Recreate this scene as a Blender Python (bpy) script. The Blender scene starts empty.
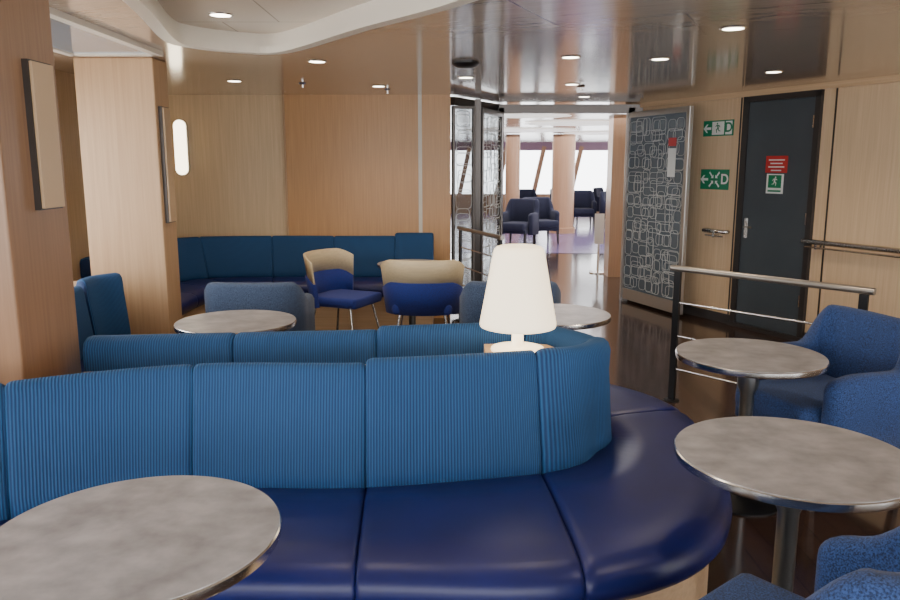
import bpy, bmesh, math, random
from mathutils import Vector
random.seed(7)
R=math.radians
sc=bpy.context.scene
COL=sc.collection

# ---------------------------------------------------------------- materials
def newmat(name):
    m=bpy.data.materials.new(name); m.use_nodes=True
    nt=m.node_tree; b=nt.nodes['Principled BSDF']
    return m,nt,b
def plain(name,col,rough=.5,metal=0,emit=None,es=0,spec=.5,noise=0.0,nscale=20):
    m,nt,b=newmat(name)
    b.inputs['Base Color'].default_value=(*col,1)
    b.inputs['Roughness'].default_value=rough
    b.inputs['Metallic'].default_value=metal
    b.inputs['Specular IOR Level'].default_value=spec
    if emit:
        b.inputs['Emission Color'].default_value=(*emit,1); b.inputs['Emission Strength'].default_value=es
    if noise>0:
        tc=nt.nodes.new('ShaderNodeTexCoord'); n=nt.nodes.new('ShaderNodeTexNoise'); n.inputs['Scale'].default_value=nscale
        n.inputs['Detail'].default_value=6
        r=nt.nodes.new('ShaderNodeValToRGB')
        r.color_ramp.elements[0].position=.3; r.color_ramp.elements[1].position=.7
        r.color_ramp.elements[0].color=(*[c*(1-noise) for c in col],1)
        r.color_ramp.elements[1].color=(*[min(1,c*(1+noise)) for c in col],1)
        nt.links.new(tc.outputs['Object'],n.inputs['Vector']); nt.links.new(n.outputs['Fac'],r.inputs['Fac'])
        nt.links.new(r.outputs['Color'],b.inputs['Base Color'])
    return m
def wood(name,c1,c2,rough=.4,axis=2,scale=6):
    m,nt,b=newmat(name)
    tc=nt.nodes.new('ShaderNodeTexCoord'); mp=nt.nodes.new('ShaderNodeMapping')
    s=[scale*4]*3; s[axis]=scale*.12
    mp.inputs['Scale'].default_value=s
    n=nt.nodes.new('ShaderNodeTexNoise'); n.inputs['Scale'].default_value=3; n.inputs['Detail'].default_value=7
    r=nt.nodes.new('ShaderNodeValToRGB')
    r.color_ramp.elements[0].position=.3; r.color_ramp.elements[1].position=.7
    r.color_ramp.elements[0].color=(*c1,1); r.color_ramp.elements[1].color=(*c2,1)
    nt.links.new(tc.outputs['Object'],mp.inputs['Vector']); nt.links.new(mp.outputs['Vector'],n.inputs['Vector'])
    nt.links.new(n.outputs['Fac'],r.inputs['Fac']); nt.links.new(r.outputs['Color'],b.inputs['Base Color'])
    b.inputs['Roughness'].default_value=rough
    return m
def ribbed(name,c1,c2,scale=32,rough=.75,bump=.45):
    m,nt,b=newmat(name)
    tc=nt.nodes.new('ShaderNodeTexCoord'); w=nt.nodes.new('ShaderNodeTexWave')
    w.bands_direction='X'; w.inputs['Scale'].default_value=scale; w.inputs['Distortion'].default_value=0
    r=nt.nodes.new('ShaderNodeValToRGB')
    r.color_ramp.elements[0].color=(*c1,1); r.color_ramp.elements[1].color=(*c2,1)
    bp=nt.nodes.new('ShaderNodeBump'); bp.inputs['Strength'].default_value=bump; bp.inputs['Distance'].default_value=.004
    nt.links.new(tc.outputs['UV'],w.inputs['Vector']); nt.links.new(w.outputs['Fac'],r.inputs['Fac'])
    nt.links.new(r.outputs['Color'],b.inputs['Base Color']); nt.links.new(w.outputs['Fac'],bp.inputs['Height'])
    nt.links.new(bp.outputs['Normal'],b.inputs['Normal'])
    b.inputs['Roughness'].default_value=rough
    b.inputs['Sheen Weight'].default_value=.1; b.inputs['Sheen Tint'].default_value=(.2,.5,.8,1)
    return m
def fabric(name,c,scale=180,rough=.9,var=.5):
    m,nt,b=newmat(name)
    tc=nt.nodes.new('ShaderNodeTexCoord'); n=nt.nodes.new('ShaderNodeTexNoise'); n.inputs['Scale'].default_value=scale
    r=nt.nodes.new('ShaderNodeValToRGB'); r.color_ramp.elements[0].position=.35; r.color_ramp.elements[1].position=.65
    r.color_ramp.elements[0].color=(*[x*(1-var) for x in c],1); r.color_ramp.elements[1].color=(*[x*(1+var) for x in c],1)
    nt.links.new(tc.outputs['Object'],n.inputs['Vector']); nt.links.new(n.outputs['Fac'],r.inputs['Fac'])
    nt.links.new(r.outputs['Color'],b.inputs['Base Color']); b.inputs['Roughness'].default_value=rough
    b.inputs['Sheen Weight'].default_value=.1
    return m
def bricks(name,c1,c2,mortar,bw,rh,ms,rough,rot=0,spec=.5,grain=True):
    m,nt,b=newmat(name)
    tc=nt.nodes.new('ShaderNodeTexCoord'); mp=nt.nodes.new('ShaderNodeMapping'); mp.inputs['Rotation'].default_value=(0,0,rot)
    k=nt.nodes.new('ShaderNodeTexBrick'); k.inputs['Scale'].default_value=1
    k.inputs['Color1'].default_value=(*c1,1); k.inputs['Color2'].default_value=(*c2,1); k.inputs['Mortar'].default_value=(*mortar,1)
    k.inputs['Brick Width'].default_value=bw; k.inputs['Row Height'].default_value=rh; k.inputs['Mortar Size'].default_value=ms
    nt.links.new(tc.outputs['Object'],mp.inputs['Vector']); nt.links.new(mp.outputs['Vector'],k.inputs['Vector'])
    out=k.outputs['Color']
    if grain:
        m2=nt.nodes.new('ShaderNodeMapping'); m2.inputs['Scale'].default_value=(1.5,22,1); 
        nt.links.new(mp.outputs['Vector'],m2.inputs['Vector'])
        n=nt.nodes.new('ShaderNodeTexNoise'); n.inputs['Scale'].default_value=3; n.inputs['Detail'].default_value=6
        nt.links.new(m2.outputs['Vector'],n.inputs['Vector'])
        mx=nt.nodes.new('ShaderNodeMix'); mx.data_type='RGBA'; mx.blend_type='OVERLAY'; mx.inputs[0].default_value=.35
        nt.links.new(out,mx.inputs[6])
        bw_=nt.nodes.new('ShaderNodeRGBToBW')
        nt.links.new(n.outputs['Color'],bw_.inputs[0]); nt.links.new(bw_.outputs[0],mx.inputs[7])
        out=mx.outputs[2]
    nt.links.new(out,b.inputs['Base Color']); b.inputs['Roughness'].default_value=rough
    b.inputs['Specular IOR Level'].default_value=spec
    return m
def glassmat(name,tint,fac,rough=.05,tr=(.9,.93,.95)):
    m=bpy.data.materials.new(name); m.use_nodes=True; nt=m.node_tree; nt.nodes.clear()
    o=nt.nodes.new('ShaderNodeOutputMaterial'); mx=nt.nodes.new('ShaderNodeMixShader'); t=nt.nodes.new('ShaderNodeBsdfTransparent')
    g=nt.nodes.new('ShaderNodeBsdfPrincipled'); g.inputs['Base Color'].default_value=(*tint,1); g.inputs['Roughness'].default_value=rough
    t.inputs[0].default_value=(*tr,1); mx.inputs[0].default_value=fac
    nt.links.new(t.outputs[0],mx.inputs[1]); nt.links.new(g.outputs[0],mx.inputs[2]); nt.links.new(mx.outputs[0],o.inputs[0])
    return m

M_wall=wood('wall_veneer',(.66,.47,.29),(.75,.55,.35),.36)
M_wall2=wood('wall_veneer_orange',(.52,.28,.115),(.61,.34,.145),.33)
M_walll=wood('wall_veneer_light',(.62,.45,.26),(.72,.53,.32),.38)
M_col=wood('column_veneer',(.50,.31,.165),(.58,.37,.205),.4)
M_coln=wood('column_veneer_dark',(.27,.15,.08),(.34,.19,.105),.35)
M_pale=wood('pale_wood',(.60,.40,.23),(.70,.49,.30),.4,axis=0)
M_chairwood=wood('chair_beech',(.72,.58,.35),(.82,.67,.42),.4,axis=0)
M_floor=bricks('parquet',(.07,.040,.030),(.042,.025,.019),(.010,.007,.006),.9,.11,.003,.13,rot=R(90),spec=.7)
M_ceil=bricks('ceiling_panels',(.50,.40,.31),(.47,.37,.285),(.20,.15,.12),1.2,.6,.004,.15,rot=R(26),spec=1,grain=True)
M_ceil.node_tree.nodes['Principled BSDF'].inputs['Coat Weight'].default_value=.5
M_ceil.node_tree.nodes['Principled BSDF'].inputs['Coat Roughness'].default_value=.09
M_white=plain('white_ceiling',(.78,.76,.72),.5)
M_whitelip=plain('white_lip',(.76,.69,.58),.35)
M_black=plain('black_metal',(.02,.02,.022),.35,.6)
M_bronze=plain('bronze_frame',(.075,.065,.06),.3,.7)
M_leaff=plain('door_leaf_frame',(.30,.27,.24),.3,.7)
M_silver=plain('silver_frame',(.55,.53,.50),.28,.85)
M_chrome=plain('brushed_steel',(.70,.68,.65),.22,1)
M_door=plain('door_paint',(.06,.075,.09),.35,noise=.08,nscale=3)
M_base=plain('baseboard_dark',(.035,.03,.03),.4)
M_rib=ribbed('ribbed_upholstery',(.002,.025,.11),(.012,.10,.265))
M_leather=plain('seat_vinyl',(.009,.014,.115),.38,noise=.15,nscale=5)
M_blue=fabric('royal_blue_fabric',(.015,.035,.25),200,.9,.25)
M_denim=fabric('denim_fabric',(.024,.055,.17),230,.9,.6)
M_grey=fabric('greyblue_fabric',(.055,.085,.155),260,.9,.5)
M_dkseat=fabric('dark_blue_fabric',(.014,.018,.045),200,.9,.3)
M_top=plain('table_laminate',(.37,.355,.36),.33,noise=.3,nscale=11)
M_lamp=plain('lamp_shade_plastic',(.92,.88,.78),.4,emit=(1,.78,.48),es=1.9)
M_light=plain('lamp_glow',(1,1,1),.5,emit=(1,.9,.72),es=14)
M_glass_r=glassmat('tinted_glass',(.30,.37,.44),.42,.12,(.56,.65,.74))
M_glass_l=glassmat('dark_glass',(.10,.10,.10),.35)
M_pat=plain('glass_pattern',(.66,.68,.68),.4)
M_green=plain('sign_green',(.0,.22,.10),.4)
M_red=plain('sign_red',(.55,.03,.03),.4)
M_sw=plain('sign_white',(.85,.87,.85),.4)
M_purple=plain('lounge_floor_purple',(.17,.13,.28),.22,noise=.1,nscale=1)
M_lcol=wood('lounge_column',(.44,.26,.15),(.52,.32,.19),.3)
M_panel=plain('plaque_wood',(.60,.42,.25),.4)

# ---------------------------------------------------------------- helpers
def empty(name,loc=(0,0,0),rz=0):
    e=bpy.data.objects.new(name,None); e.empty_display_size=.1
    e.location=loc; e.rotation_euler=(0,0,rz); COL.objects.link(e); return e
def mesh(name,verts,faces,mat,parent=None,smooth=False,bevel=0,loc=(0,0,0),rot=(0,0,0),uvs=None):
    me=bpy.data.meshes.new(name); me.from_pydata([tuple(v) for v in verts],[],faces)
    bm=bmesh.new(); bm.from_mesh(me); bmesh.ops.recalc_face_normals(bm,faces=bm.faces)
    if uvs:
        bm.verts.index_update(); ul=bm.loops.layers.uv.new('UVMap')
        for f in bm.faces:
            for l in f.loops: l[ul].uv=uvs[l.vert.index]
    bm.to_mesh(me); bm.free()
    me.materials.append(mat)
    if smooth:
        for p in me.polygons: p.use_smooth=True
    o=bpy.data.objects.new(name,me); COL.objects.link(o); o.location=loc; o.rotation_euler=rot
    if parent: o.parent=parent
    if bevel>0:
        b=o.modifiers.new('bevel','BEVEL'); b.width=bevel; b.segments=2; b.limit_method='ANGLE'; b.angle_limit=R(40)
    return o
def box(name,c,s,mat,parent=None,bevel=0,rz=0,rot=None):
    x,y,z=s[0]/2,s[1]/2,s[2]/2
    v=[(-x,-y,-z),(x,-y,-z),(x,y,-z),(-x,y,-z),(-x,-y,z),(x,-y,z),(x,y,z),(-x,y,z)]
    f=[(0,3,2,1),(4,5,6,7),(0,1,5,4),(1,2,6,5),(2,3,7,6),(3,0,4,7)]
    return mesh(name,v,f,mat,parent,bevel=bevel,loc=c,rot=rot or (0,0,rz))
def lathe(name,prof,mat,parent=None,loc=(0,0,0),n=48):
    v=[];f=[]
    for r,z in prof:
        for i in range(n):
            a=2*math.pi*i/n; v.append((r*math.cos(a),r*math.sin(a),z))
    m=len(prof)
    for j in range(m-1):
        for i in range(n):
            k=(i+1)%n; f.append((j*n+i,j*n+k,(j+1)*n+k,(j+1)*n+i))
    f.append(tuple(range(n))); f.append(tuple((m-1)*n+i for i in range(n)))
    o=mesh(name,v,f,mat,parent,smooth=True,loc=loc)
    e=o.modifiers.new('es','EDGE_SPLIT'); e.split_angle=R(35)
    return o
def tube(name,pts,r,mat,parent=None,cyclic=False,res=4):
    cu=bpy.data.curves.new(name,'CURVE'); cu.dimensions='3D'; cu.bevel_depth=r; cu.bevel_resolution=res; cu.use_fill_caps=True
    lists=pts if isinstance(pts[0][0],(tuple,list)) else [pts]
    for L in lists:
        s=cu.splines.new('POLY'); s.points.add(len(L)-1)
        for i,p in enumerate(L): s.points[i].co=(*p,1)
        s.use_cyclic_u=cyclic
    cu.materials.append(mat)
    o=bpy.data.objects.new(name,cu); COL.objects.link(o)
    if parent: o.parent=parent
    return o
def catmull(P,t):
    n=len(P)-1; t=max(0,min(n-1e-9,t)); i=int(t); f=t-i
    p1=Vector(P[i]); p2=Vector(P[i+1])
    p0=Vector(P[i-1]) if i>0 else 2*p1-p2
    p3=Vector(P[i+2]) if i+2<=n else 2*p2-p1
    return .5*((2*p1)+(-p0+p2)*f+(2*p0-5*p1+4*p2-p3)*f*f+(-p0+3*p1-3*p2+p3)*f**3)
def rr(t0,t1,z0,z1,r,lean=0,n=4,rt=None):
    rt=rt or r; out=[]
    for cx,cz,a0,q in ((t1-r,z0+r,-90,r),(t1-rt,z1-rt,0,rt),(t0+rt,z1-rt,90,rt),(t0+r,z0+r,180,r)):
        for i in range(n+1):
            a=R(a0+90*i/n); out.append((cx+q*math.cos(a),cz+q*math.sin(a)))
    return [(t+lean*(z1-z)/(z1-z0),z) for t,z in out]
def loft(name,A,D,proff,mat,parent=None,n=16,edge=.02,smooth=True):
    L=sum((A(i/20+.05)-A(i/20)).length for i in range(20))
    L=max(L,.05); w=edge/L
    us=[0,w*.25,w*.6,w]+[w+(1-2*w)*i/n for i in range(1,n)]+[1-w,1-w*.6,1-w*.25,1]
    ins=[edge,edge*.45,edge*.12,0]+[0]*(n-1)+[0,edge*.12,edge*.45,edge]
    V=[];F=[];UV=[];m=None
    for u,e in zip(us,ins):
        pr=proff(u); m=len(pr); a=A(u); d=D(u); dl=d.length
        ct=sum(p[0] for p in pr)/m; cz=sum(p[1] for p in pr)/m
        tr=max(abs(p[0]-ct) for p in pr)*dl; zr=max(abs(p[1]-cz) for p in pr)
        for t,z in pr:
            tt=ct+(t-ct)*(1-min(.9,e/tr)); zz=cz+(z-cz)*(1-min(.9,e/zr))
            q=a+d*tt; V.append((q.x,q.y,zz)); UV.append((u*L,zz))
    k=len(us)
    for j in range(k-1):
        for i in range(m):
            i2=(i+1)%m; F.append((j*m+i,j*m+i2,(j+1)*m+i2,(j+1)*m+i))
    F.append(tuple(range(m))); F.append(tuple((k-1)*m+i for i in range(m)))
    return mesh(name,V,F,mat,parent,smooth=smooth,uvs=UV)

# ---------------------------------------------------------------- room
ZC=2.15
TH=R(-64.3); dW=Vector((math.cos(TH),math.sin(TH))); nW=Vector((math.sin(TH),-math.cos(TH))); OW=Vector((1.955,8.6))
def W(s,off,z):
    p=OW+dW*s+nW*off; return (p.x,p.y,z)
def wbox(name,s0,s1,o0,o1,z0,z1,mat,parent=None,bevel=0):
    return box(name,W((s0+s1)/2,(o0+o1)/2,(z0+z1)/2),(s1-s0,abs(o1-o0),z1-z0),mat,parent,bevel,rz=TH)

box('floor',(1.5,2.9,-.05),(10,12.2,.1),M_floor)
box('floor_lounge',(3,16.5,-.05),(14,15,.1),M_floor)
mesh('floor_carpet',[(-3,13.2,.004),(8.1,12.7,.004),(8.1,23.8,.004),(-3,23.8,.004)],[(0,1,2,3)],M_purple)

hole=[(-1.0,.6),(-1.1,2.2),(-1.24,3.2),(-1.42,4.05),(-1.40,4.3),(-1.2,4.5),(-.95,4.5),(-.42,3.75),(0,3.2),(.35,2.55),(.6,1.8),(.65,1.0),(.3,.5)]
RD=.09
H=[]
nh=len(hole)
for i in range(nh):
    p0,p1,p2,p3=[Vector(hole[(i+k-1)%nh]) for k in range(4)]
    for j in range(6):
        f=j/6; H.append(.5*((2*p1)+(-p0+p2)*f+(2*p0-5*p1+4*p2-p3)*f*f+(-p0+3*p1-3*p2+p3)*f**3))
bm=bmesh.new()
out=[bm.verts.new((x,y,ZC)) for x,y in ((-3,-3.2),(6.5,-3.2),(6.5,8.6),(-3,8.6))]
ins=[bm.verts.new((p.x,p.y,ZC)) for p in H]
es=[bm.edges.new((out[i],out[(i+1)%4])) for i in range(4)]+[bm.edges.new((ins[i],ins[(i+1)%len(ins)])) for i in range(len(ins))]
bmesh.ops.triangle_fill(bm,edges=es,use_beauty=True)
me=bpy.data.meshes.new('ceiling'); bm.to_mesh(me); bm.free(); me.materials.append(M_ceil)
o=bpy.data.objects.new('ceiling',me); COL.objects.link(o)
rec=empty('ceiling_recess')
k=len(H); V=[(p.x,p.y,ZC-.001) for p in H]+[(p.x,p.y,ZC+RD) for p in H]
mesh('recess_side',V,[(i,(i+1)%k,(i+1)%k+k,i+k) for i in range(k)],M_whitelip,rec,smooth=True)
mesh('recess_top',[(p.x,p.y,ZC+RD) for p in H],[tuple(range(k))],bricks('recess_panels',(.70,.60,.48),(.72,.62,.50),(.40,.34,.28),.6,.6,.004,.25,grain=False),rec)
cen=sum(H,Vector((0,0)))/k
def ringpts(off,z):
    r=[]
    for i in range(k):
        t=(H[(i+1)%k]-H[i-1]).normalized(); nrm=Vector((-t.y,t.x))
        if nrm.dot(H[i]-cen)<0: nrm=-nrm
        q=H[i]+nrm*off; r.append((q.x,q.y,z))
    return r
V=ringpts(-.015,ZC+.02)+ringpts(-.015,ZC-.02)+ringpts(.05,ZC-.02)+ringpts(.055,ZC-.0)
F=[]
for a in range(3):
    for i in range(k): F.append((a*k+i,a*k+(i+1)%k,(a+1)*k+(i+1)%k,(a+1)*k+i))
mesh('recess_lip',V,F,M_whitelip,rec)
tr=empty('ceiling_light_trough')
box('trough_glass',(-1.95,3.95,ZC-.01),(.46,1.25,.015),plain('trough_glass',(.40,.46,.54),.1,.4),tr)
for nm,c,s in (('rim_a',(-1.70,3.95,ZC-.012),(.05,1.35,.03)),('rim_b',(-2.2,3.95,ZC-.012),(.05,1.35,.03)),('rim_c',(-1.95,4.6,ZC-.012),(.5,.05,.03)),('rim_d',(-1.95,3.3,ZC-.012),(.5,.05,.03))):
    box(nm,c,s,M_whitelip,tr)

box('wall_back_left',(-2.3,7.48,ZC/2),(1.45,.12,ZC),M_walll)
box('wall_back',(-.93,7.47,ZC/2),(1.29,.14,ZC),M_wall2)
box('wall_back_right',(-.14,7.47,ZC/2),(.29,.14,ZC),M_wall2)
box('trim_1',(-.285,7.395,ZC/2),(.035,.02,ZC),M_whitelip)
box('trim_2',(-1.575,7.395,ZC/2),(.015,.02,ZC),M_col)
lw=empty('wall_left')
box('panel_far',(-2.8,6.1,ZC/2),(.1,2.7,ZC),M_walll,lw)
box('panel_low',(-2.8,.8,.4),(.1,8,.8),M_walll,lw)
box('panel_top',(-2.8,.8,2.05),(.1,8,.2),M_walll,lw)
for i,y in enumerate((-3.1,.0,2.85)): box('pier_%d'%i,(-2.8,y,ZC/2),(.1,.4 if i else .3,ZC),M_walll,lw)
for i,(y0,y1) in enumerate(((-2.95,-.2),(.2,2.65),(3.05,4.75))):
    w=empty('window_%d'%(i+1))
    yc=(y0+y1)/2; L=y1-y0
    for nm,c,s in (('sill',(-2.78,yc,.82),(.12,L,.04)),('head',(-2.78,yc,1.93),(.12,L,.04)),('jamb_a',(-2.78,y0+.02,1.375),(.12,.04,1.1)),('jamb_b',(-2.78,y1-.02,1.375),(.12,.04,1.1)),('mullion',(-2.78,yc,1.375),(.08,.05,1.1))):
        box(nm,c,s,M_whitelip,w)
rw=empty('wall_rear')  # unseen wall behind the camera, added with wide openings to admit daylight
box('rear_low',(1.75,-3.15,.3),(9.2,.1,.6),M_wall,rw); box('rear_top',(1.75,-3.15,2.1),(9.2,.1,.1),M_wall,rw)
for i in range(6): box('rear_mullion_%d'%i,(-2.7+i*1.8,-3.15,1.3),(.12,.12,1.6),M_wall,rw)

wbox('wall_right',.0,9.6,-.12,0,0,ZC,M_wall)
wbox('baseboard_right_a',0,1.66,0,.015,0,.09,M_base)
wbox('baseboard_right_b',2.5,9.6,0,.015,0,.09,M_base)
wbox('trim_3',.0,9.6,0,.03,ZC-.05,ZC,M_pale)
wbox('trim_4',2.6,2.615,0,.004,.09,ZC-.05,M_bronze)
wbox('trim_5',1.62,1.635,0,.004,.09,ZC-.05,M_bronze)
d=empty('door_1')
wbox('leaf',1.74,2.44,0,.02,.04,2.05,M_door,d,.005)
wbox('jamb_l',1.68,1.74,0,.035,0,2.1,M_base,d); wbox('jamb_r',2.44,2.49,0,.035,0,2.1,M_base,d)
wbox('head',1.68,2.49,0,.035,2.05,2.1,M_base,d); wbox('sill',1.66,2.51,0,.05,0,.04,M_base,d)
wbox('lock_plate',1.775,1.815,.02,.026,.84,1.02,M_chrome,d)
tube('lever',[W(1.795,.025,.94),W(1.795,.06,.94),W(1.80,.065,.94),W(1.90,.065,.94)],.009,M_chrome,d)
for z in (.3,1.0,1.8): wbox('hinge',2.425,2.445,.02,.03,z,z+.1,M_chrome,d)

def wtext(name,txt,s,off,z,size,mat,parent):
    cu=bpy.data.curves.new(name,'FONT'); cu.body=txt; cu.size=size; cu.extrude=.0008; cu.align_x='CENTER'; cu.align_y='CENTER'; cu.offset=size*.02
    cu.materials.append(mat); o=bpy.data.objects.new(name,cu); COL.objects.link(o)
    o.location=W(s,off,z); o.rotation_euler=(R(90),0,TH); o.parent=parent; return o
def wpoly(name,pts,s,off,z,mat,parent):
    V=[W(s+a,off,z+b) for a,b in pts]+[W(s+a,off+.0015,z+b) for a,b in pts]; n=len(pts)
    F=[tuple(range(n)),tuple(range(n,2*n))]+[(i,(i+1)%n,(i+1)%n+n,i+n) for i in range(n)]
    return mesh(name,V,F,mat,parent)
def disc(cx,cy,r,n=14): return [(cx+r*math.cos(2*math.pi*i/n),cy+r*math.sin(2*math.pi*i/n)) for i in range(n)]
def runner(s,z,h,mat,par,off=.0075,flip=-1):
    k=h; f=flip
    T=lambda L:[(f*a*k,b*k) for a,b in L]
    wpoly('man_head',T(disc(.08,.36,.07)),s,off,z,mat,par)
    wpoly('man_body',T([(-.02,.27),(.10,.25),(.06,-.02),(-.08,.0)]),s,off,z,mat,par)
    wpoly('man_arm_f',T([(.06,.25),(.10,.2),(.25,.10),(.28,.15),(.14,.27)]),s,off,z,mat,par)
    wpoly('man_arm_b',T([(.0,.27),(-.16,.22),(-.24,.06),(-.19,.04),(-.11,.17),(.02,.2)]),s,off,z,mat,par)
    wpoly('man_leg_f',T([(-.04,.03),(.05,.0),(.20,-.10),(.14,-.38),(.09,-.38),(.11,-.14),(-.05,-.05)]),s,off,z,mat,par)
    wpoly('man_leg_b',T([(-.08,.02),(.02,-.02),(-.06,-.22),(-.28,-.27),(-.28,-.21),(-.10,-.17)]),s,off,z,mat,par)
def exit_sign(s,z,w,h,mode):
    e=empty('exit_sign')
    wbox('plate',s-w/2,s+w/2,.0,.006,z-h/2,z+h/2,M_green,e)
    x=s-w*.36
    wpoly('arrow',[(-.05,0),(-.01,.04),(.01,.04),(-.012,.012),(.05,.012),(.05,-.012),(-.012,-.012),(.01,-.04),(-.01,-.04)],x,.0062,z,M_sw,e)
    if mode==0:
        wbox('picto_plate',s-w*.2,s+w*.2,.006,.0072,z-h*.42,z+h*.42,M_sw,e)
        runner(s,z,h*.8,M_green,e,.0074)
        wbox('d_plate',s+w*.25,s+w*.46,.006,.0072,z-h*.42,z+h*.42,M_sw,e)
        wtext('letter','D',s+w*.355,.009,z,h*.85,M_green,e)
    else:
        for sx,sz in ((1,1),(-1,1),(1,-1),(-1,-1)):
            wpoly('corner_arrow',[(sx*.012,sz*.012),(sx*.012,sz*.045),(sx*.022,sz*.033),(sx*.058,sz*.075),(sx*.07,sz*.062),(sx*.033,sz*.023),(sx*.045,sz*.012)],s,.0062,z,M_sw,e)
        wtext('letter','D',s+w*.37,.009,z,h*.7,M_sw,e)
exit_sign(1.36,1.84,.38,.145,0)
exit_sign(1.35,1.36,.36,.19,1)
ws=empty('warning_sign')
wbox('plate',1.97,2.20,.02,.024,1.43,1.575,M_red,ws)
for i,(a,b) in enumerate(((.03,.20),(.05,.18),(.03,.2),(.06,.17))): wbox('line_%d'%i,1.97+a,1.97+b,.024,.0248,1.54-.03*i-.005,1.54-.03*i+.005,M_sw,ws)
es_=empty('emergency_exit_sign')
wbox('plate',1.99,2.17,.02,.024,1.25,1.42,M_sw,es_)
wbox('field',2.01,2.15,.024,.0248,1.30,1.41,M_green,es_)
runner(2.08,1.355,.10,M_sw,es_,.0252,flip=1)
wbox('bar',2.01,2.15,.024,.0248,1.265,1.28,M_green,es_)

def wall_rail(s0,s1,z):
    e=empty('wall_handrail')
    tube('bar',[W(s0,.02,z),W(s0,.07,z),W(s1,.07,z),W(s1,.02,z)],.021,M_chrome,e)
    tube('lower_bar',[W(s0+.02,.07,z-.045),W(s1-.02,.07,z-.045)],.008,M_chrome,e)
    s=s0+.12
    while s<s1:
        wbox('bracket',s-.012,s+.012,.0,.07,z-.06,z-.01,M_chrome,e); s+=.75
wall_rail(1.32,1.58,.875)
wall_rail(2.46,7.5,.87)

po=empty('trim_portal')
box('header',(1.3,8.42,2.09),(1.55,.1,.09),M_bronze,po)
box('post_l',(.55,8.42,1.05),(.06,.1,2.1),M_bronze,po)
box('post_r',(1.95,8.42,1.05),(.07,.1,2.1),M_bronze,po)
box('header_l',(.28,7.98,2.1),(.05,1.1,.08),M_bronze,po,rz=R(-28))
def pattern(A,B,z0,z1,name,parent,n,mat=M_pat,big=1,rw=.0026):
    A=Vector(A);B=Vector(B);L=(B-A).length;d=(B-A)/L; nn=Vector((d.y,-d.x)); 
    if nn.dot(Vector((0,-1)))<0: nn=-nn
    rings=[]
    cols=max(1,round(L/.13)); rows=round((z1-z0)/.13); cw=L/cols; ch=(z1-z0)/rows
    for ci in range(cols):
        for ri in range(rows):
            for rep in range(2):
                if rep and random.random()<.55: continue
                sp=random.choice((1,1,1.6,2)); sq=random.choice((1,1,1.6))
                w=cw*sp*.86; h=ch*sq*.86; a=ci*cw+random.uniform(-.2,.2)*cw; z=z0+ri*ch+random.uniform(-.2,.2)*ch
                w=min(w,L*.98)
                a=max(0,min(L-w,a)); z=max(z0,min(z1-h,z)); r=.034; off=.012+.0012*((ci+ri+rep)%4)
                pts=[]
                for cx,cz,a0 in ((w-r,r,-90),(w-r,h-r,0),(r,h-r,90),(r,r,180)):
                    for j in range(4):
                        an=R(a0+30*j); q=A+d*(a+cx+r*math.cos(an))+nn*off; pts.append((q.x,q.y,z+cz+r*math.sin(an)))
                rings.append(pts)
    return tube(name,rings,rw,mat,parent,cyclic=True,res=1)
def glass_leaf(name,A,B,gm,n,fr=.05,z0=.03,z1=2.05,fm=M_leaff):
    e=empty(name); A=Vector(A);B=Vector(B);d=(B-A);L=d.length;ang=math.atan2(d.y,d.x);d.normalize();c=(A+B)/2
    box('glass',(c.x,c.y,(z0+z1)/2),(L-.02,.012,z1-z0-.04),gm,e,rz=ang)
    for q,nm in ((A+d*fr/2,'stile_a'),(B-d*fr/2,'stile_b')): box(nm,(q.x,q.y,(z0+z1)/2),(fr,.045,z1-z0),fm,e,rz=ang,bevel=.004)
    box('rail_t',(c.x,c.y,z1-fr/2),(L-2*fr,.045,fr),fm,e,rz=ang); box('rail_b',(c.x,c.y,z0+.06),(L-2*fr,.045,.12),fm,e,rz=ang)
    pattern(A+d*(fr+.01),B-d*(fr+.01),z0+.14,z1-fr-.02,'pattern',e,n)
    return e
a=W(.14,.10,0);b=W(1.22,.21,0)
g2=glass_leaf('door_2',a[:2],b[:2],M_glass_r,75,fr=.055,fm=M_silver)
box('notice_red',(W(.98,.215,0)[0],W(.98,.215,0)[1],1.72),(.10,.003,.08),M_red,g2,rz=TH-R(-6))
box('notice_white',(W(.98,.215,0)[0],W(.98,.215,0)[1],1.52),(.10,.003,.28),M_sw,g2,rz=TH-R(-6))
glass_leaf('door_3',(.30,7.62),(.55,8.34),M_glass_l,26,fm=M_bronze)
glass_leaf('window_partition',(.02,7.44),(.24,7.52),M_glass_l,30,fr=.025,fm=M_bronze)
box('post_portal',(.27,7.56,1.06),(.06,.06,2.12),M_bronze)

lc=empty('ceiling_lounge')
mesh('ceiling_panel',[(-3,8.6,ZC+.02),(10,8.6,ZC+.02),(10,24,ZC+.02),(-3,24,ZC+.02)],[(0,1,2,3)],plain('lounge_ceiling',(.46,.41,.39),.18,spec=.8),lc)
for i,(x,y,rx,ry) in enumerate(((1.1,10.6,.55,.5),(2.1,12.6,.9,.7),(1.4,15.2,1.1,.8),(3.6,16.5,1.2,.8))):
    V=[(x+rx*math.cos(R(j*10)),y+ry*math.sin(R(j*10)),ZC) for j in range(36)]
    mesh('oval_light_%d'%i,V,[tuple(range(36))],plain('oval_glow%d'%i,(.9,.9,.88),.5,emit=(1,.97,.92),es=1.3),lc)
ff=empty('wall_lounge_far')
box('low',(3,23.9,.3),(14,.12,.6),M_col,ff); box('top',(3,23.9,2.05),(14,.12,.24),plain('lounge_pelmet',(.35,.22,.30),.4),ff)
for i in range(12):
    box('mullion_%d'%i,(-3+i*1.15,23.9,1.32),(.13,.14,1.5),M_lcol,ff,rot=(0,R(12),0))
box('wall_lounge_left',(-3.05,16.3,ZC/2),(.1,15.4,ZC),M_wall)
rl=empty('wall_lounge_right')
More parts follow.
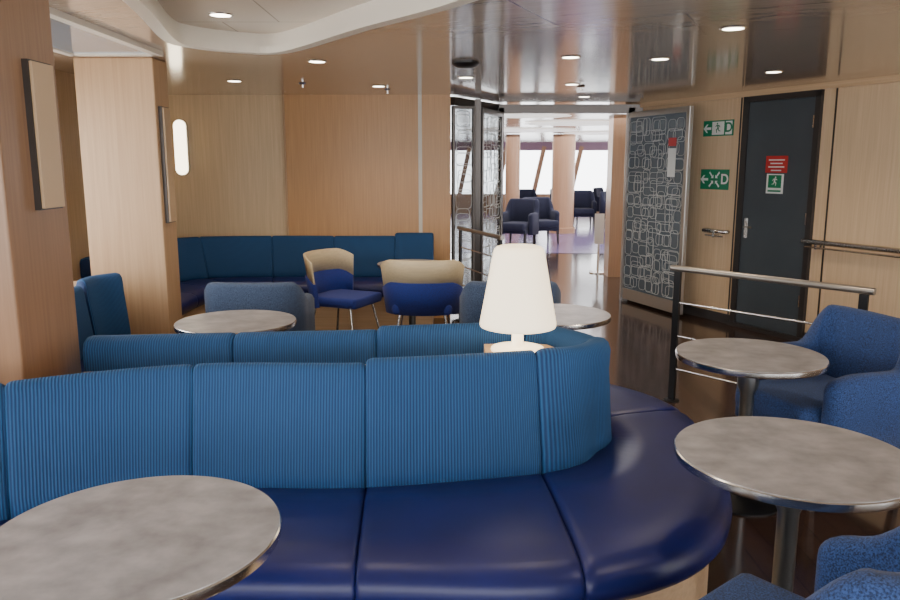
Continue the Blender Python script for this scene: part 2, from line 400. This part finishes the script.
box('a',(3.0,9.5,ZC/2),(.1,2.0,ZC),M_wall,rl); box('b',(5.5,10.6,ZC/2),(5,.1,ZC),M_wall,rl); 
box('low',(8.2,17.2,.35),(.1,13,.7),M_col,rl); box('top',(8.2,17.2,2.05),(.1,13,.2),M_white,rl)
for i in range(7): box('mull%d'%i,(8.2,11+i*2.1,1.3),(.1,.18,1.6),M_col,rl)
box('column_lounge',(2.24,10.35,ZC/2),(.2,.3,ZC),M_lcol)
lathe('column_round',[(.29,0),(.29,.12),(.25,.13),(.25,ZC)],M_lcol,loc=(2.5,17,0))
lathe('column_round',[(.2,0),(.2,.12),(.16,.13),(.16,ZC)],M_lcol,loc=(1.38,17,0))
lathe('column_round',[(.29,0),(.29,.12),(.25,.13),(.25,ZC)],M_lcol,loc=(4.9,20,0))
st=empty('info_stand',(2.08,10.6,0))
box('board',(0,0,.62),(.13,.02,.42),M_sw,st); box('stem',(0,.02,.25),(.03,.02,.5),M_chrome,st); lathe('base',[(.12,0),(.12,.015),(.02,.03)],M_chrome,st)

def column(name,x0,x1,y0,y1,pz0,pz1,py0,py1,mt):
    e=empty(name)
    box('shaft',((x0+x1)/2,(y0+y1)/2,ZC/2),(x1-x0,y1-y0,ZC),mt,e,bevel=.008)
    box('base',((x0+x1)/2,(y0+y1)/2,.05),(x1-x0+.02,y1-y0+.02,.1),M_base,e)
    p=empty('wall_plaque')
    box('plaque_edge',(x1+.011,(py0+py1)/2,(pz0+pz1)/2),(.022,py1-py0,pz1-pz0),M_bronze,p)
    box('plaque_face',(x1+.028,(py0+py1)/2,(pz0+pz1)/2),(.012,py1-py0-.012,pz1-pz0-.012),M_panel,p,.002)
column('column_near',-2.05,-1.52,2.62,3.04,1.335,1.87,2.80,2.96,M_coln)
column('column_far',-2.32,-1.83,4.86,5.10,1.13,1.86,4.90,5.02,M_col)
ow=empty('wall_light',(-2.56,7.4,1.66))
def stad(r,h,n=10): return [(r*math.cos(R(180*i/n)),h+r*math.sin(R(180*i/n))) for i in range(n+1)]+[(-r*math.cos(R(180*i/n)),-h-r*math.sin(R(180*i/n))) for i in range(n+1)]
for nm,r,h,y0,y1,m in (('frame',.066,.2,.02,-.03,M_chrome),('glow',.056,.2,-.03,-.045,plain('wall_light_glow',(1,1,1),.5,emit=(1,.85,.6),es=6))):
    P=stad(r,h); n=len(P)
    mesh(nm,[(a,y0,b) for a,b in P]+[(a,y1,b) for a,b in P],[tuple(range(n)),tuple(range(n,2*n))]+[(i,(i+1)%n,(i+1)%n+n,i+n) for i in range(n)],m,ow)

def downlight(x,y,z=ZC,e=0):
    q=empty('downlight',(x,y,z))
    lathe('ring',[(.05,-.001),(.053,-.005),(.062,-.005),(.064,-.0005)],M_chrome,q,n=24)
    lathe('lens',[(.052,-.0015),(.05,-.004)],M_light,q,n=24)
    if e:
        l=bpy.data.lights.new('bulb','SPOT'); l.energy=e; l.color=(1,.82,.62); l.spot_size=R(125); l.spot_blend=.8; l.shadow_soft_size=.05
        lo=bpy.data.objects.new('bulb',l); COL.objects.link(lo); lo.parent=q; lo.location=(0,0,-.03)
for x,y,e in ((-.85,5.05,26),(.74,4.85,26),(1.0,6.45,28),(1.31,4.93,24),(1.37,3.85,26),(.12,5.95,22),(-1.7,6.2,22),(.45,2.7,14),(2.3,5.6,30),(1.4,1.6,18),(-.6,6.6,20),(1.3,7.6,20)):
    downlight(x,y,ZC,e)
downlight(-1.15,4.0,ZC+RD,16); downlight(-.4,2.4,ZC+RD,16)
sd=empty('smoke_detector',(.1,5.1,ZC)); lathe('body',[(.09,0),(.09,-.01),(.06,-.03),(.03,-.035)],M_black,sd,n=24)
for x,y in ((-.55,6.9),(1.1,6.6),(-1.2,6.4)):
    s_=empty('sprinkler',(x,y,ZC)); lathe('cap',[(.04,0),(.03,-.01),(.01,-.012),(.01,-.03),(.02,-.032),(.02,-.035)],M_chrome,s_,n=16)

# ---------------------------------------------------------------- island sofa
S=[((-1.95,1.88),(-1.55,1.30)),((-1.40,2.30),(-1.12,1.66)),((-.88,2.52),(-.75,1.82)),((-.29,2.54),(-.25,1.83)),((.31,2.66),(.36,1.84)),
((.50,2.73),(.82,2.12)),((.60,2.90),(1.02,2.75)),((.50,3.12),(.99,3.4)),((.33,3.2),(.5,3.82)),((-.3,3.12),(-.27,3.78)),((-.88,3.06),(-.88,3.7)),((-1.46,3.0),(-1.46,3.6))]
PA=[s[0] for s in S]; PB=[s[1] for s in S]
def seatset(parent,PA,PB,spans,rib=M_rib,seatm=M_leather,ztop=.83,plinth=True,tiltf=None,heights=None,seatspans=None):
    for k,(a,b) in enumerate(spans):
        A=lambda u,a=a,b=b:catmull(PA,a+(b-a)*u)
        def D(u,a=a,b=b):
            p=catmull(PA,a+(b-a)*u);q=catmull(PB,a+(b-a)*u); return q-p
        Dn=lambda u:D(u).normalized()
        zt=heights[k] if heights else ztop
        def back(u,zt=zt,a=a,b=b):
            tilt=tiltf(a+(b-a)*u) if tiltf else .14
            return [(tilt+.03,.40),(tilt+.02,.50),(tilt*.62+.02,.62),(tilt*.3+.018,.72),(.028,zt-.045),(.018,zt-.015),(.0,zt),(-.03,zt+.002),(-.065,zt-.012),(-.08,zt-.04),(-.08,.6),(-.06,.40)]
        loft('back_%d'%k,A,Dn,back,rib,parent,n=20,edge=.022)
    for k,(a,b) in enumerate(seatspans or spans):
        A=lambda u,a=a,b=b:catmull(PA,a+(b-a)*u)
        def D(u,a=a,b=b):
            p=catmull(PA,a+(b-a)*u);q=catmull(PB,a+(b-a)*u); return q-p
        def seat(u):
            return [(.05,.34),(.05,.435),(.4,.452),(.75,.452),(.90,.445),(.97,.425),(1,.39),(.99,.35),(.96,.32),(.9,.31),(.5,.31)]
        loft('seat_%d'%k,A,D,seat,seatm,parent,n=20,edge=.016)
    if plinth:
        a=spans[0][0]; b=spans[-1][1]
        A=lambda u:catmull(PA,a+(b-a)*u); D=lambda u:catmull(PB,a+(b-a)*u)-catmull(PA,a+(b-a)*u)
        loft('plinth',A,D,lambda u:[(0.0,.0),(0.0,.315),(.88,.315),(.88,0)],M_pale,parent,n=60,edge=.001,smooth=False)
def tf(p):
    if p<=4 or p>=8: return .14
    return max(.02,.14-.12*min(1,(p-4)/1.2)) if p<6 else max(.02,.14-.12*min(1,(8-p)/1.2))
sofa=empty('island_sofa')
seatset(sofa,PA,PB,[(0,1),(1,2),(2,3),(3,4),(4,5.95),(6.05,8),(8,9),(9,10),(10,11)],heights=[.82,.82,.82,.835,.84,.82,.835,.82,.82],tiltf=tf,
  seatspans=[(0,1),(1,2),(2,3),(3,4),(4,6.7),(6.7,8),(8,9),(9,10),(10,11)])
def inset(P,o):
    r=[]
    for i,p in enumerate(P):
        t=(P[min(i+1,len(P)-1)]-P[max(i-1,0)]).normalized(); r.append(p+Vector((-t.y,t.x))*o)
    return r
def slab(nm,L,z0,z1):
    n=len(L)
    mesh(nm,[(p.x,p.y,z1) for p in L]+[(p.x,p.y,z0) for p in L],[tuple(range(n)),tuple(range(n,2*n))]+[(i,(i+1)%n,(i+1)%n+n,i+n) for i in range(n)],M_pale,sofa)
slab('ledge',inset([catmull(PA,i*.25) for i in range(4,45)],.06),.66,.69)
lamp_shelf=[Vector(p) for p in ((.14,2.76),(.33,2.80),(.42,2.87),(.45,2.95),(.40,3.05),(.32,3.08),(.14,3.06))]
slab('lamp_shelf',lamp_shelf,.69,.77)
lp=empty('table_lamp',(.268,2.94,.771))
lathe('base',[(.0,0),(.10,0),(.106,.006),(.104,.014),(.03,.02),(.024,.03),(.022,.10)],M_lamp,lp)
lathe('shade',[(.02,.10),(.138,.098),(.148,.101),(.151,.108),(.150,.12),(.101,.39),(.097,.405),(.088,.415),(.07,.42),(.0,.422)],M_lamp,lp)

bq=empty('wall_banquette')
PA2=[(-2.68,5.6),(-2.68,6.3),(-2.62,6.9),(-2.38,7.24),(-1.72,7.33),(-1.12,7.33),(-.53,7.33),(-.16,7.33)]
PB2=[(-2.1,5.6),(-2.1,6.25),(-2.05,6.5),(-1.95,6.65),(-1.6,6.78),(-1.10,6.78),(-.53,6.78),(-.16,6.78)]
seatset(bq,PA2,PB2,[(0,1),(1,2),(2,3),(3,4),(4,5),(5,6),(6,7)],heights=[.82]*6+[.85])
bb=empty('bay_banquette')
PA3=[(-2.06,3.2),(-2.07,3.75),(-2.12,4.2),(-2.13,4.5),(-2.04,4.66)]
PB3=[(-1.62,3.25),(-1.62,3.7),(-1.65,4.05),(-1.66,4.2),(-1.62,4.35)]
seatset(bb,PA3,PB3,[(0,1),(1,2.4),(2.5,4)],heights=[.80,.81,.84],tiltf=lambda p:.06)
box('window_ledge',(-2.46,3.95,.39),(.54,1.55,.78),M_pale,bb)

# ---------------------------------------------------------------- tables
M_ped=plain('pedestal_steel',(.2,.21,.22),.3,.9)
def table(x,y,r=.325,h=.68):
    e=empty('round_table',(x,y,0))
    lathe('top',[(0,h-.03),(r-.012,h-.03),(r-.002,h-.026),(r,h-.02),(r,h-.004),(r-.003,h-.001)],M_chrome,e,n=72)
    lathe('laminate',[(0,h-.002),(r-.003,h-.002),(r-.004,h+.001),(0,h+.001)],M_top,e,n=72)
    lathe('column',[(.03,.02),(.03,.5),(.045,.54),(.045,.60),(.09,.64),(.11,h-.029)],M_ped,e,n=32)
    lathe('base',[(.18,0),(.18,.008),(.165,.016),(.04,.03),(.03,.05)],M_black,e,n=48)
table(-.714,1.60); table(.99,2.08,.33); table(1.32,3.25,.315); table(-1.14,3.97,.315); table(.58,4.17,.315); table(-.33,6.52,.30,.66)

# ---------------------------------------------------------------- armchair (front = -Y local)
def armchair(x,y,rz,mat,name='armchair',bt=.80,at=.64,af=-.13,k0=.42,k1=.68):
    e=empty(name,(x,y,0),rz)
    P=[(-.285,af),(-.29,(af+.13)/2),(-.29,.13),(-.275,.22),(-.21,.275),(-.10,.29),(0,.295),(.10,.29),(.21,.275),(.275,.22),(.29,.13),(.29,(af+.13)/2),(.285,af)]
    A=lambda u:catmull(P,u*12)
    def D(u):
        t=catmull(P,min(12,u*12+.05))-catmull(P,max(0,u*12-.05)); t.normalize(); return Vector((t.y,-t.x))
    def pr(u):
        v=abs(u-.5)*2
        k=max(0,min(1,(v-k0)/(k1-k0))); k=k*k*(3-2*k)
        top=bt*(1-k)+at*k-.04*max(0,(v-.85)/.15)**2
        th=.045
        return [( -th,.24),(-th,top-.03),(-th*.7,top-.008),(0,top),(th*.7,top-.008),(th,top-.03),(th,.24)]
    loft('shell',A,D,pr,mat,e,n=60,edge=.03)
    loft('seat_cushion',lambda u:Vector((-.245+.49*u,-.30)),lambda u:Vector((0,.55)),lambda u:rr(0,1,.32,.46,.06,n=4),mat,e,n=10,edge=.035)
    box('apron',(0,-.01,.30),(.50,.48,.07),mat,e,.01)
    for sx in (-1,1):
        for sy in (-1,1):
            X=sx*.24;Y=sy*.22
            v=[(X-.02,Y-.02,.28),(X+.02,Y-.02,.28),(X+.02,Y+.02,.28),(X-.02,Y+.02,.28)]
            X*=1.06;Y*=1.06
            v+=[(X-.012,Y-.012,0),(X+.012,Y-.012,0),(X+.012,Y+.012,0),(X-.012,Y+.012,0)]
            mesh('leg',v,[(0,1,2,3),(4,5,6,7),(0,1,5,4),(1,2,6,5),(2,3,7,6),(3,0,4,7)],M_base,e)
    return e
armchair(1.74,3.44,R(-74),M_denim,bt=.81,af=-.23,at=.62)
armchair(.77,1.47,R(-141),M_denim,bt=.85,at=.63,k0=.54,k1=.90,af=-.12)
armchair(-1.27,5.08,R(180),M_grey,bt=.76)
armchair(.40,5.12,R(180),M_grey,bt=.76)
for x,y,r in ((1.75,14.6,.3),(1.25,14.0,-.5),(3.2,18.5,0),(3.9,18.0,1),(3.0,20,2),(4.3,21,1),(1.9,19.5,0)):
    armchair(x,y,r,M_dkseat,'lounge_armchair',bt=.88)

def dining(x,y,rz):
    e=empty('dining_chair',(x,y,0),rz)
    rx=.285; 
    def A0(a): return Vector((rx*math.sin(a),.02+.20*math.cos(a)))
    def mk(nm,a0,a1,z0,z1f,th,mat):
        A=lambda u:A0(a0+(a1-a0)*u)
        def D(u):
            a=a0+(a1-a0)*u; return Vector((math.sin(a)*.6,math.cos(a))).normalized()
        def pr(u):
            z1=z1f(u); zz0=z0(u) if callable(z0) else z0
            fl=lambda z:(z-.42)*.14
            return [(-th+fl(zz0),zz0),(-th+fl(z1),z1-.006),(-th*.5+fl(z1),z1),(th*.5+fl(z1),z1),(th+fl(z1),z1-.006),(th+fl(zz0),zz0)]
        loft(nm,A,D,pr,mat,e,n=22,edge=.008)
    sag=lambda u:.06*max(0,(abs(u-.5)*2-.6)/.4)**1.5
    mk('back_pad',R(-78),R(78),.36,lambda u:.615-sag(u),.022,M_blue)
    mk('back_wood',R(-78),R(78),lambda u:.61-sag(u),lambda u:.79-sag(u),.010,M_chairwood)
    loft('seat',lambda u:Vector((-.235+.47*u,-.26)),lambda u:Vector((0,.46)),lambda u:rr(0,1,.36,.44,.03),M_blue,e,n=10,edge=.03)
    for sx in (-1,1):
        for sy in (-1,1):
            tube('leg',[(sx*.17,sy*.16-.02,.38),(sx*.235,sy*.23-.02,.008)],.010,M_chrome,e)
dining(-.90,6.25,R(66)) ; dining(-.21,5.93,R(178))

# ---------------------------------------------------------------- railings
def railing(A,B,h,n,name='railing'):
    e=empty(name); A=Vector(A);B=Vector(B);d=(B-A)
    P=lambda t,z:(A.x+d.x*t,A.y+d.y*t,z)
    L=d.length; k=.05/L
    for t in (0,1):
        q=P(t,0); box('post',(q[0],q[1],h/2-.01),(.045,.022,h-.02),M_black,e,rz=math.atan2(d.y,d.x),bevel=.003)
        lathe('foot',[(.05,0),(.05,.006),(.02,.01)],M_black,e,loc=(q[0],q[1],0),n=20)
    tube('handrail',[P(-k,h),P(1+k,h)],.019,M_leaff,e)
    for i in range(n):
        z=h*(i+1)/(n+1.0); tube('bar',[P(0,z),P(1,z)],.007,M_chrome,e)
railing((1.43,4.72),(2.14,3.87),.86,3)
railing((.10,7.3),(.42,6.35),.90,4)

# ---------------------------------------------------------------- lighting
w=bpy.data.worlds.new('World'); sc.world=w; w.use_nodes=True
bg=w.node_tree.nodes['Background']; bg.inputs[0].default_value=(.96,.98,1,1); bg.inputs[1].default_value=7.6
def area(name,loc,rot,sx,sy,e,col):
    l=bpy.data.lights.new(name,'AREA'); l.shape='RECTANGLE'; l.size=sx; l.size_y=sy; l.energy=e; l.color=col
    o=bpy.data.objects.new(name,l); COL.objects.link(o); o.location=loc; o.rotation_euler=rot; return o
area('lounge_fill_light',(2.5,14,2.1),(0,0,0),5,8,300,(1,.93,.94))  # added area light that brightens the lounge; the ceiling has no skylight
cam=bpy.data.cameras.new('camera'); co=bpy.data.objects.new('camera',cam); COL.objects.link(co)
cam.sensor_width=36; cam.lens=36*760/900
co.location=(0,0,1.5); co.rotation_euler=(R(90-10.1),0,0); cam.clip_start=.05
sc.camera=co
